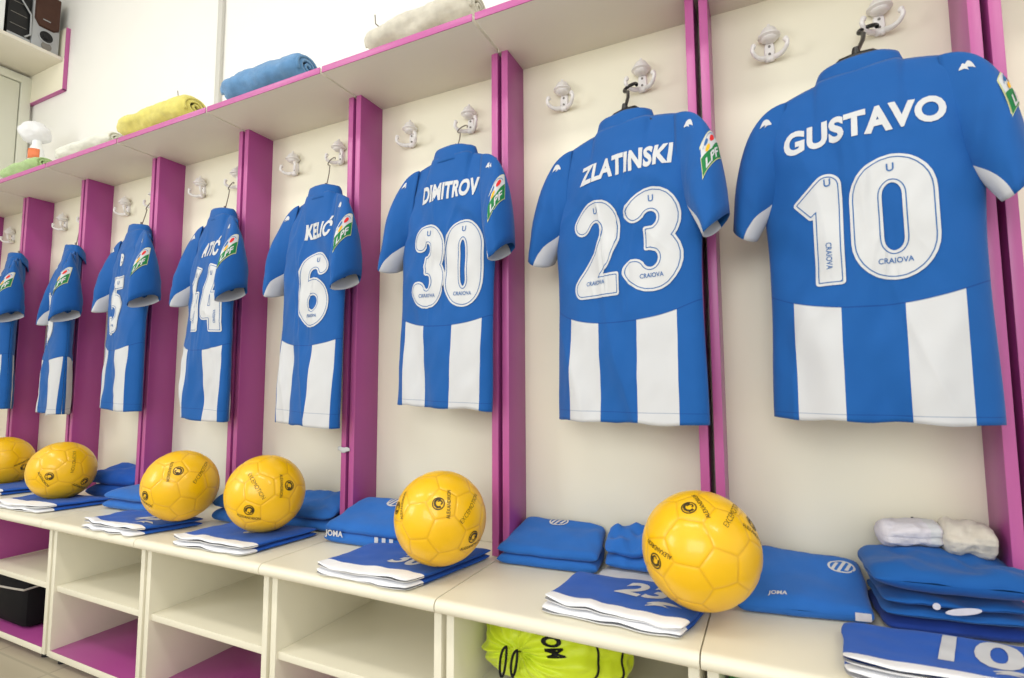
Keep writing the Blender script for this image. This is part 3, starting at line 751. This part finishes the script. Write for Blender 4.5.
def garment(name, label, cat, F, mats, hem=0.0, group='folded kit on the bench'):
    o = F.mesh(hem).build(name, mats, merge=1e-4, angle=0); tag(o, label, cat, group); return o
def crest(F, parent, cu, cv, size=0.05, sv=1.0):
    mb = MB()
    F.put(mb, stroke2d(arc(0, 0, size * 0.5, size * 0.46, 0, 360, 28)[:-1], (-0.0022, 0.0022), True), cu, cv, 1, sv)
    for k in (-1, 0, 1):
        h = size * 0.40 * (1 - 0.25 * abs(k)); F.put(mb, rect2d(k * size * 0.27 - size * 0.07, k * size * 0.27 + size * 0.07, -h, h, 2, 6), cu, cv, 1, sv, shear=0.35)
    mb.build('crest', M['white'], parent)
def shorts(label, F, num=None, nu=0.7, nv=0.5, hem=0.22, ns=0.06, logo=None, sv=1.0):
    o = garment('folded_shorts', label, 'shorts', F, [M['shorts'], M['hem']], hem)
    mb = MB()
    if num: F.put(mb, text2d(num, ns, 0.03, 1.0, 0.25), nu, nv, 1, sv)
    if logo:
        vs, fs = [], []
        for k in (0, 1):
            for i in range(9):
                q = i / 8; w = 0.006 * sin(pi * min(1, 0.1 + q)) * (1 - 0.35 * k)
                vs += [(-0.03 + 0.06 * q * (1 - 0.3 * k), 0.010 * sin(q * 3) - w - 0.010 * k), (-0.03 + 0.06 * q * (1 - 0.3 * k), 0.010 * sin(q * 3) + w - 0.010 * k)]
            fs += [(18 * k + 2 * i, 18 * k + 2 * i + 2, 18 * k + 2 * i + 3, 18 * k + 2 * i + 1) for i in range(8)]
        F.put(mb, (vs, fs), logo[0], logo[1], 1, 1)
    if mb.v: mb.build('number_print', M['white'], o)
    return o

# number 23 bay
F = Fold([(-0.990, -0.152), (-0.744, -0.132), (-0.758, -0.014), (-0.970, -0.014)], BZ, 0.046, 0.090, 1, 2, 0.004, 12, cr=0.02)
o = garment('folded_shirt', 'folded blue shirt with striped crest beside the divider, under the number 23 jersey', 'shirt', F, M['cotton']); crest(F, o, 0.46, 0.86, 0.052, 0.75)
F = Fold([(-0.735, -0.115), (-0.600, -0.11), (-0.60, -0.018), (-0.745, -0.018)], BZ + 0.012, 0.055, 0.085, 2, 2, 0.012, 4)
garment('crumpled_shirt', 'crumpled blue shirt between the crested shirt and the rightmost ball', 'shirt', F, M['cotton'])
F = Fold([(-0.745, -0.150), (-0.60, -0.150), (-0.60, -0.04), (-0.735, -0.05)], BZ, 0.011, 0.011, 3, 1, 0.001, 4)
garment('folded_cloth', 'white cloth peeping out under the crumpled blue shirt', 'cloth', F, M['cwhite'])
F = Fold([(-0.785, -0.362), (-0.530, -0.372), (-0.495, -0.175), (-0.780, -0.180)], BZ, 0.025, 0.025, 4, 2, 0.003, 12, cr=0.03, wave=0.008)
shorts('folded blue shorts numbered 23 with white hem, under the rightmost ball', F, '23', 0.60, 0.66, 0.16, 0.085, (0.80, 0.36))
# number 10 bay
F = Fold([(-0.455, -0.205), (-0.232, -0.165), (-0.232, -0.014), (-0.420, -0.014)], BZ, 0.034, 0.088, 5, 1, 0.004, 16, 1.0, 0.86, cr=0.015)
o = garment('folded_shirt', 'folded blue shirt lying flat right of the rightmost ball', 'shirt', F, M['cotton']); crest(F, o, 0.80, 0.70, 0.05, 0.8)
mb = MB(); F.put(mb, text2d('JOMA', 0.010, 0.03, 1.2, 0, 0.006), 0.30, 0.075, 1, 1.2, off=0.0026); mb.build('brand_lettering', M['white'], o)
mb = MB(); g = rect2d(-0.012, 0.012, -0.008, 0.008, 4, 3); mb.add([F.front(0.92 + x / 0.21, 0.5 + y / 0.034, 0.003) for x, y in g[0]], g[1]); mb.build('badge', M['sock'], o)
F = Fold([(-0.220, -0.195), (-0.005, -0.150), (-0.028, -0.022), (-0.230, -0.022)], BZ, 0.026, 0.028, 6, 1, 0.003, 6)
garment('folded_shirt', 'dark blue folded shirt at the bottom of the pile under the number 10 jersey', 'shirt', F, M['navy'])
F = Fold([(-0.225, -0.200), (-0.012, -0.165), (-0.028, -0.022), (-0.230, -0.022)], BZ + 0.028, 0.038, 0.040, 7, 2, 0.007, 4)
o = garment('folded_shirt', 'bright blue folded shirt with white collar trim in the middle of the pile', 'shirt', F, M['blue'])
mb = MB(); g = disc2d(0.026, 0.006, 20); mb.add([F.front(0.52 + x / 0.21, 0.66 + y / 0.04 + 0.10 * x / 0.024, 0.004) for x, y in g[0]], g[1]); g = disc2d(0.006, 0.006, 12); mb.add([F.front(0.34 + x / 0.21, 0.78 + y / 0.04, 0.004) for x, y in g[0]], g[1]); mb.build('white_trim', M['sock'], o)
F = Fold([(-0.238, -0.208), (0.012, -0.180), (-0.028, -0.024), (-0.245, -0.055)], BZ + 0.068, 0.052, 0.058, 8, 1, 0.013, 3.4)
garment('training_top', 'rolled bright blue training top on the pile under the number 10 jersey', 'top', F, M['blue'])
F = Fold([(-0.305, -0.392), (0.060, -0.385), (0.060, -0.205), (-0.290, -0.225)], BZ, 0.025, 0.025, 9, 2, 0.003, 12, cr=0.03, wave=0.008)
shorts('folded blue shorts numbered 10 with white hem at the bench front', F, '10', 0.49, 0.68, 0.16, 0.120, (0.58, 0.32))
# socks on the pile
def sock(label, p0, p1, r0, m, seed, band=None):
    mb = MB(); p0 = Vector(p0); p1 = Vector(p1); ax = (p1 - p0).normalized(); sd = ax.cross(Vector((0, 0, 1))).normalized()
    def fn(u, v):
        a = 2 * pi * u; e = max(0.0, 1 - abs(2 * v - 1) ** 9) ** 0.5
        rib = 0.0011 * sin(a * 22); n = 0.10 * fb((cos(a) * 4 + seed, sin(a) * 4, v * 7)) + 0.25 * fb((cos(a) * 1.5 + seed, sin(a) * 1.5, v * 3 + seed))
        r = (r0 * (1 + n) + rib) * e
        return p0.lerp(p1, v) + sd * cos(a) * r * 1.25 + Vector((0, 0, 1)) * sin(a) * r * 0.8
    mb.grid(fn, 52, 26, closeu=True, mf=lambda i, j: 1 if band and band[0] <= j < band[1] else 0)
    o = tag(mb.build('rolled_sock', [m, M['white']], merge=1e-5, angle=0), label, 'sock', 'rolled socks on the pile')
    if band:
        for u0, v0 in ((0.36, 0.66), (0.58, 0.72)):
            k = MB(); k.tube([p0 + (Vector(fn(u0 - 0.03 * cos(q * 2.4), v0 - 0.04 + 0.10 * q)) - p0) + Vector((0, 0, 0.0008)) for q in [i / 10 for i in range(11)]], [0.0006 + 0.0016 * sin(pi * i / 10) for i in range(11)], 6); k.build('dark_mark', M['dark'], o)
    return o
sock('white ribbed sock rolled with a pale band, left one on the blue pile', (-0.212, -0.075, 0.592), (-0.110, -0.060, 0.598), 0.029, M['sock'], 1, (19, 23))
sock('beige white sock rolled, right one on the blue pile', (-0.116, -0.060, 0.594), (-0.034, -0.062, 0.592), 0.038, M['sockb'], 2)
# number 30 bay
F = Fold([(-1.500, -0.192), (-1.235, -0.185), (-1.215, -0.040), (-1.468, -0.066)], BZ, 0.052, 0.110, 10, 2, 0.004, 12, cr=0.02)
o = garment('folded_shirt', 'folded blue shirt with white edge lettering beside the second ball from the right', 'shirt', F, M['cotton']); crest(F, o, 0.52, 0.84, 0.055, 0.85)
mb = MB(); g = text2d('JOMA', 0.020, 0.03, 1.15, 0, 0.03); mb.add([F.front(0.155 + x / 0.265, 0.50 + y / 0.050, 0.005) for x, y in g[0]], g[1])
mb.build('brand_lettering', M['white'], o)
for k in range(3):
    mb = MB(); g = rect2d(-0.006, 0.006, -0.007, 0.007, 3, 3); mb.add([F.front(0.70 + 0.09 * k + x / 0.265, 0.5 + y / 0.050, 0.005) for x, y in g[0]], g[1]); mb.build('printed_square', M['white'], o)
F = Fold([(-1.325, -0.392), (-1.070, -0.392), (-1.015, -0.115), (-1.330, -0.200)], BZ, 0.025, 0.025, 11, 2, 0.004, 12, cr=0.03, wave=0.008)
shorts('folded blue shorts with white hem under the second ball from the right', F, '30', 0.66, 0.46, 0.16, 0.07)
# number 6 bay
F = Fold([(-1.770, -0.140), (-1.535, -0.130), (-1.535, -0.022), (-1.745, -0.022)], BZ, 0.060, 0.108, 12, 2, 0.008, 5)
garment('folded_shirt', 'folded blue shirt behind the ball under the number 6 jersey', 'shirt', F, M['cotton'])
F = Fold([(-1.845, -0.392), (-1.580, -0.380), (-1.555, -0.150), (-1.850, -0.200)], BZ, 0.025, 0.025, 13, 2, 0.004, 12, cr=0.03, wave=0.008)
shorts('folded blue shorts with white hem under the third ball from the right', F, '6', 0.62, 0.55, 0.16, 0.07)
F = Fold([(-1.990, -0.180), (-1.850, -0.176), (-1.84, -0.03), (-1.970, -0.05)], BZ, 0.078, 0.108, 14, 2, 0.006, 6)
garment('folded_shirt', 'folded blue shirt wedged between third and fourth balls from the right', 'shirt', F, M['cotton'])
# number 44 bay
F = Fold([(-2.515, -0.225), (-2.180, -0.200), (-2.190, -0.030), (-2.468, -0.060)], BZ, 0.060, 0.088, 15, 2, 0.004, 8)
garment('folded_shirt', 'folded blue shirt under the number 44 jersey, left of the ball', 'shirt', F, M['cotton'])
F = Fold([(-2.255, -0.402), (-2.020, -0.392), (-1.960, -0.215), (-2.290, -0.245)], BZ, 0.025, 0.025, 16, 2, 0.004, 12, cr=0.03, wave=0.008)
shorts('folded blue shorts with white hem below the number 44 jersey', F, '44', 0.60, 0.60, 0.18, 0.07, (0.82, 0.3))
# far bays
F = Fold([(-2.790, -0.140), (-2.535, -0.105), (-2.530, -0.022), (-2.770, -0.022)], BZ, 0.092, 0.130, 17, 2, 0.008, 5)
garment('training_top', 'rolled blue top behind the second ball from the left', 'top', F, M['shorts'])
F = Fold([(-2.860, -0.380), (-2.610, -0.362), (-2.560, -0.145), (-2.900, -0.220)], BZ, 0.025, 0.025, 18, 2, 0.004, 12, cr=0.03, wave=0.008)
shorts('folded blue shorts with bunched white hem under the second ball from the left', F, None, hem=0.22)
F = Fold([(-3.400, -0.300), (-3.120, -0.290), (-3.070, -0.130), (-3.380, -0.080)], BZ, 0.025, 0.025, 19, 2, 0.004, 12, cr=0.03, wave=0.008)
shorts('folded blue shorts under the leftmost ball', F, None, hem=0.16)

# ------------------------------------------------------------------ towels on the top shelf
def towel(label, x0, x1, y, z, r, m, seed, flat=0.8, spiral=True, dz=0.0):
    mb = MB(); L_ = x1 - x0
    def fn(u, v):
        a = 2 * pi * u; e = (max(0.0, 1 - abs(2 * v - 1) ** 9)) ** 0.5
        n = 0.16 * fb((cos(a) * 1.3 + seed, sin(a) * 1.3, v * 4 * L_ / 0.3 + seed)) + 0.05 * fb((cos(a) * 6 + seed, sin(a) * 6, v * 22))
        rr = r * (1 + n) * (0.55 + 0.45 * e) if 0 < v < 1 else r * 0.5
        return (x0 + L_ * v, y + cos(a) * rr * 1.25, z + r * flat + sin(a) * rr * flat + dz * (v - 0.5) )
    mb.grid(fn, 48, 44, closeu=True)
    o = mb.build('rolled_towel', m, angle=0); tag(o, label, 'towel', 'rolled towels on the top shelf')
    # rolled end: a spiral of cloth
    for xe, s in ((x1, 1), (x0, -1)):
        sp = MB()
        def f2(u, v):
            a = u * 5.2 * pi; q = (0.12 + 0.88 * u) * r * 0.74
            return (xe + s * (0.0005 - 0.018 * v), y + cos(a) * q * 1.25, z + r * flat + sin(a) * q * flat + dz * (0.5 * s))
        sp.grid(f2, 90, 2); sp.build('rolled_end', m, o, solid=0.006, angle=0)
    return o
TZ = ST + 0.019
towel('grey white towel rolled on the shelf above the number 30 jersey', -1.345, -1.010, -0.195, TZ, 0.050, M['tgrey'], 1, 0.85, dz=0.014)
towel('blue towel rolled on the shelf above the number 6 jersey', -1.930, -1.590, -0.205, TZ, 0.046, M['tblue'], 2, 0.95)
towel('yellow towel rolled on the shelf above the number 44 jersey', -2.500, -2.110, -0.205, TZ, 0.047, M['tyel'], 3, 0.9)
towel('whitish towel rolled on the shelf left of the yellow towel', -2.950, -2.570, -0.205, TZ, 0.036, M['twhite'], 4, 0.8)
towel('green towel rolled on the shelf, leftmost of the towels', -3.400, -3.090, -0.205, TZ, 0.038, M['tgreen'], 5, 0.8)

# white bottle and the bundle of white cloth on it, far end of the shelf
b = MB(); b.lathe([(0.0001, 0), (0.030, 0), (0.032, 0.01), (0.032, 0.22), (0.028, 0.25), (0.018, 0.272), (0.018, 0.295), (0.0001, 0.295)], (0, 0, 0), 'Z', 28)
o = b.build('plastic_bottle', M['plast'], loc=(-3.575, -0.05, TZ)); tag(o, 'white plastic bottle with orange label at the far end of the shelf', 'bottle')
b = MB(); b.grid(lambda u, v: (0.0326 * cos(-1.6 + 1.6 * u), 0.0326 * sin(-1.6 + 1.6 * u), 0.258 - 0.05 * v), 16, 2)
b.v = [(x, y, z - 0.012) for x, y, z in b.v]; b.build('paper_label', M['orange'], o, solid=0.0006)
bm = bmesh.new(); bmesh.ops.create_icosphere(bm, subdivisions=4, radius=1)
mb = MB(); vs = []
for v in bm.verts:
    d = v.co.normalized(); n = 1 + 0.14 * fb(d * 1.8) + 0.10 * abs(fb(d * 4.5 + Vector((3, 1, 2)))); vs.append((d.x * 0.062 * n, d.y * 0.060 * n, d.z * 0.052 * n))
bm.verts.index_update(); mb.add(vs, [[v.index for v in f.verts] for f in bm.faces]); bm.free()
tag(mb.build('cloth_bundle', M['hem'], loc=(-3.600, -0.05, TZ + 0.340), angle=0), 'bunched white cloth on top of the white bottle near the corner', 'cloth')

# ------------------------------------------------------------------ high wall shelf with the stereo
r = thing('wall_shelf', 'white wall shelf with purple edged end panel high in the left corner', 'shelf', (XL, 0.076, 2.59))
b = MB(); b.box(0.0, 0.350, -0.90, 0.0, 0, 0.018); b.build('shelf_board', M['under'], r)
b = MB(); b.box(0.0, 0.360, 0.0, 0.017, -0.155, 0.185); p = b.build('end_panel', M['cream'], r)
b = MB(); b.box(0.3595, 0.3655, -0.001, 0.0175, -0.161, 0.185); b.box(0.0, 0.3655, -0.001, 0.0175, -0.161, -0.1545); b.build('edge_band', M['band'], p)
r = thing('stereo', 'silver and brown stereo speaker set on the high corner shelf', 'stereo', (-3.70, 0.0, 2.609))
b = MB(); b.box(-0.24, 0.0, -0.055, 0.062, 0, 0.31, 0.004); sp = b.build('speaker_cabinet', M['silver'], r)
b = MB(); pr = [(-0.050, 0.115), (0.040, 0.115), (0.058, 0.10), (0.058, 0.25), (0.03, 0.30), (-0.03, 0.30), (-0.050, 0.27)]
pr = [(-0.048, 0.150), (-0.028, 0.118), (0.034, 0.118), (0.057, 0.135), (0.057, 0.305), (-0.048, 0.305)]
n_ = len(pr); b.add([(0.001, y, z) for y, z in pr] + [(0.014, y * 0.93, 0.21 + (z - 0.21) * 0.95) for y, z in pr], [tuple(range(n_))[::-1], tuple(range(n_, 2 * n_))] + [(i, (i + 1) % n_, n_ + (i + 1) % n_, n_ + i) for i in range(n_)]); b.build('speaker_grille', M['brown'], sp)
b = MB(); b.box(0.0145, 0.016, -0.018, 0.014, 0.155, 0.160, 0.0005); b.build('badge', M['silver'], sp)
b = MB(); b.lathe([(0.034, 0.002), (0.034, 0.006), (0.029, 0.007), (0.027, 0.001)], (0.0, 0.004, 0.075), 'X', 28); b.build('woofer_ring', M['silver'], sp)
b = MB(); b.lathe([(0.0285, 0.0055), (0.020, 0.003), (0.012, 0.002), (0.010, 0.006), (0.0001, 0.008)], (0.0, 0.004, 0.075), 'X', 28); b.build('woofer', M['dark'], sp)
b = MB(); b.lathe([(0.022, 0.001), (0.022, 0.004), (0.014, 0.003), (0.0001, 0.006)], (0.0, 0.008, 0.026), 'X', 24); b.build('volume_knob', M['screw'], sp)
b = MB(); b.box(-0.24, -0.006, -0.150, -0.058, 0, 0.31, 0.004); un = b.build('player_unit', M['dark'], r)
b = MB(); b.box(-0.008, -0.002, -0.150, -0.058, 0.0, 0.022, 0.001); b.build('front_trim', M['silver'], un)
b = MB(); b.tube([(0.002, -0.105, 0.31), (0.002, -0.105, 0.215), (0.002, -0.062, 0.155), (0.002, -0.060, 0.05), (0.002, -0.082, 0.025)], 0.004, 8); b.build('front_frame', M['silver'], un)
for k in range(3):
    b = MB(); b.box(-0.0065, -0.004, -0.140, -0.075, 0.07 + 0.06 * k, 0.0725 + 0.06 * k, 0.0004); b.build('disc_slot', M['screw'], un)
b = MB(); b.box(-0.26, 0.0, -0.12, 0.12, 0, 0.30, 0.006); b.box(-0.262, 0.002, -0.122, 0.122, 0.22, 0.30, 0.005)
o = b.build('storage_box', M['plast'], loc=(-3.69, -0.285, 2.609)); tag(o, 'bright white box beside the stereo on the corner shelf', 'box')

# ------------------------------------------------------------------ bags in the cubbies
SA = Vector((-0.36, -0.90, 0.16)).normalized(); SX = Vector((0, 0, 1)).cross(SA).normalized(); SY = SA.cross(SX)
def sack(th, ph, off=0.0):
    """point on the sack: th angle from the drawn mouth, ph around it"""
    d = SA * cos(th) + (SX * cos(ph) + SY * sin(ph)) * sin(th)
    n = 1 + 0.10 * fb(d * 2.0 + Vector((4, 1, 7))) + 0.035 * fb(d * 6)
    n += 0.035 * sin(ph * 15 + 2.5 * fb((cos(ph) * 2, sin(ph) * 2, th))) * smooth(0.05, 0.25, th) * (1 - smooth(0.55, 1.25, th))
    n -= 0.16 * (1 - smooth(0.0, 0.42, th)); n += 0.05 * math.exp(-((th - 0.10) / 0.06) ** 2)
    n += off
    return Vector((d.x * 0.158 * n, d.y * 0.115 * n, d.z * 0.083 * n))
b = MB(); b.grid(lambda u, v: sack(0.02 + (pi - 0.021) * v, 2 * pi * u), 120, 70, closeu=True)
bag = b.build('sack_body', M['lime'], angle=0)
r = thing('drawstring_bag', 'lime yellow drawstring bag with black cords in the cubby under the crested shirt', 'bag', (-0.812, -0.215, 0.239)); bag.parent = r; bag.location = (0, 0, 0.090)
b = MB(); g = text2d('OM', 0.040, 0.05, 0.85, 0, 0.008)
def lab(x, y):
    # letters run away and down from the mouth on the right-hand shoulder of the sack
    q = Vector((cos(0.62), sin(0.62))) * 0.082 + Vector((0.42, -0.90)) * x + Vector((0.90, 0.42)) * y
    th = q.length / 0.125; return sack(th, math.atan2(q.y, q.x), 0.012)
b.add([lab(x, y) for x, y in g[0]], g[1]); b.build('lettering', M['cord'], bag)
for k, (a0, ln, wd) in enumerate(((-2.0, 0.060, 0.016), (-1.15, 0.050, 0.014))):
    m0 = sack(0.12, a0, 0.10); pts = []
    for i in range(25):
        t = 2 * pi * i / 24; pts.append(m0 + SX * (wd * 0.5 * sin(t) + 0.010 * k) + SA * (0.014 * sin(t / 2)) + Vector((0, 0, -1)) * ln * (0.5 - 0.5 * cos(t)) * 0.9 + Vector((0, 0, 0.02)))
    b = MB(); b.tube(pts[:-1], 0.0026, 8, closed=True); b.build('drawstring', M['cord'], bag)
for th in (1.18, 1.62):
    b = MB(); b.tube([sack(th + 0.05 * sin(3 * p_), p_, 0.008) for p_ in [2 * pi * i / 80 for i in range(80)]], 0.0024, 6, closed=True); b.build('cord_piping', M['cord'], bag)
# green bag in the next cubby
mb = MB()
mb.grid(lambda u, v: (0.145 * ((1 - abs(2 * v - 1) ** 10) ** 0.5) * cos(2 * pi * u) * (1 + 0.1 * fb((u * 6, v * 3, 4))), 0.105 * ((1 - abs(2 * v - 1) ** 10) ** 0.5) * sin(2 * pi * u) * (1 + 0.15 * fb((cos(u * 6.28) * 2, v * 5, 9))), 0.17 * v + 0.006 * fb((u * 9, v * 3, 2)) * (0.1 < v)), 48, 24, closeu=True)
tag(mb.build('cloth_bag', M['limeg'], loc=(-0.325, -0.235, 0.2385), angle=0, merge=1e-5), 'dark green cloth bag in the cubby under the number 10 jersey', 'bag')
# black bag in the lower left cubby
r = thing('travel_bag', 'black travel bag with pale piping in a low left cubby', 'bag', (-2.84, -0.20, 0.041))
b = MB(); b.box(-0.125, 0.125, -0.13, 0.13, 0, 0.174, 0.03); b.build('bag_body', M['bag'], r)
b = MB(); b.tube([(0.126 * sx, 0.131 * sy, 0.118 + 0.006 * k) for k, (sx, sy) in enumerate(((-0.95, -1), (-0.5, -1.01), (0.2, -1.01), (0.9, -1), (1.01, -0.8), (1.01, 0.8)))], 0.0035, 8); b.build('piping', M['piping'], r)
b = MB(); b.tube([(-0.06, -0.05, 0.170), (-0.05, -0.05, 0.1745), (0.05, -0.05, 0.1745), (0.06, -0.05, 0.170)], 0.004, 8); b.build('carry_handle', M['bag'], r)

# ------------------------------------------------------------------ lights: added overhead fill and daylight from the windows across the room
def area(name, loc, rot, sx, sy, e, col=(1, 1, 1)):
    l = bpy.data.lights.new(name, 'AREA'); l.shape = 'RECTANGLE'; l.size = sx; l.size_y = sy; l.energy = e; l.color = col
    o = bpy.data.objects.new(name, l); COL.objects.link(o); o.location = loc; o.rotation_euler = rot; return o
area('window_daylight', (-3.95, -2.75, 1.95), (radians(90), 0, radians(-80)), 1.5, 1.3, 46, (0.97, 0.99, 1.0))
area('window_daylight_across', (-0.6, -3.9, 1.9), (radians(80), 0, 0), 2.2, 1.4, 46, (0.97, 0.99, 1.0))
for x in (-3.0, -1.0, 1.0): area('overhead_fill_light', (x, -1.6, 3.05), (0, 0, 0), 1.2, 0.3, 14, (1.0, 0.97, 0.92))  # unseen fill lights added under the ceiling, no fixtures modelled
w = bpy.data.worlds.new('daylight'); scene.world = w; w.use_nodes = True
w.node_tree.nodes['Background'].inputs[0].default_value = (0.96, 0.98, 1.0, 1); w.node_tree.nodes['Background'].inputs[1].default_value = 1.0

# ------------------------------------------------------------------ camera
cam = bpy.data.cameras.new('camera'); co = bpy.data.objects.new('camera', cam); COL.objects.link(co)
cam.sensor_fit = 'HORIZONTAL'; cam.sensor_width = 36.0; cam.lens = 534.9246 * 36 / 1024; cam.clip_start = 0.02
pitch, roll, yaw = 0.0858, 0.0045, 0.4494
Rm = Matrix.Rotation(yaw, 3, 'Z') @ Matrix.Rotation(pitch, 3, 'X') @ Matrix.Rotation(roll, 3, 'Y')
right, fwd, upv = Rm.col[0], Rm.col[1], Rm.col[2]
mw = Matrix((right, upv, -fwd)).transposed().to_4x4(); mw.translation = CAMP
co.matrix_world = mw; scene.camera = co
cam.dof.use_dof = True; cam.dof.focus_distance = 1.9; cam.dof.aperture_fstop = 5.6
vs = scene.view_settings; vs.view_transform = 'Standard'; vs.look = 'None'; vs.gamma = 1; vs.use_curve_mapping = False; vs.exposure = -0.03
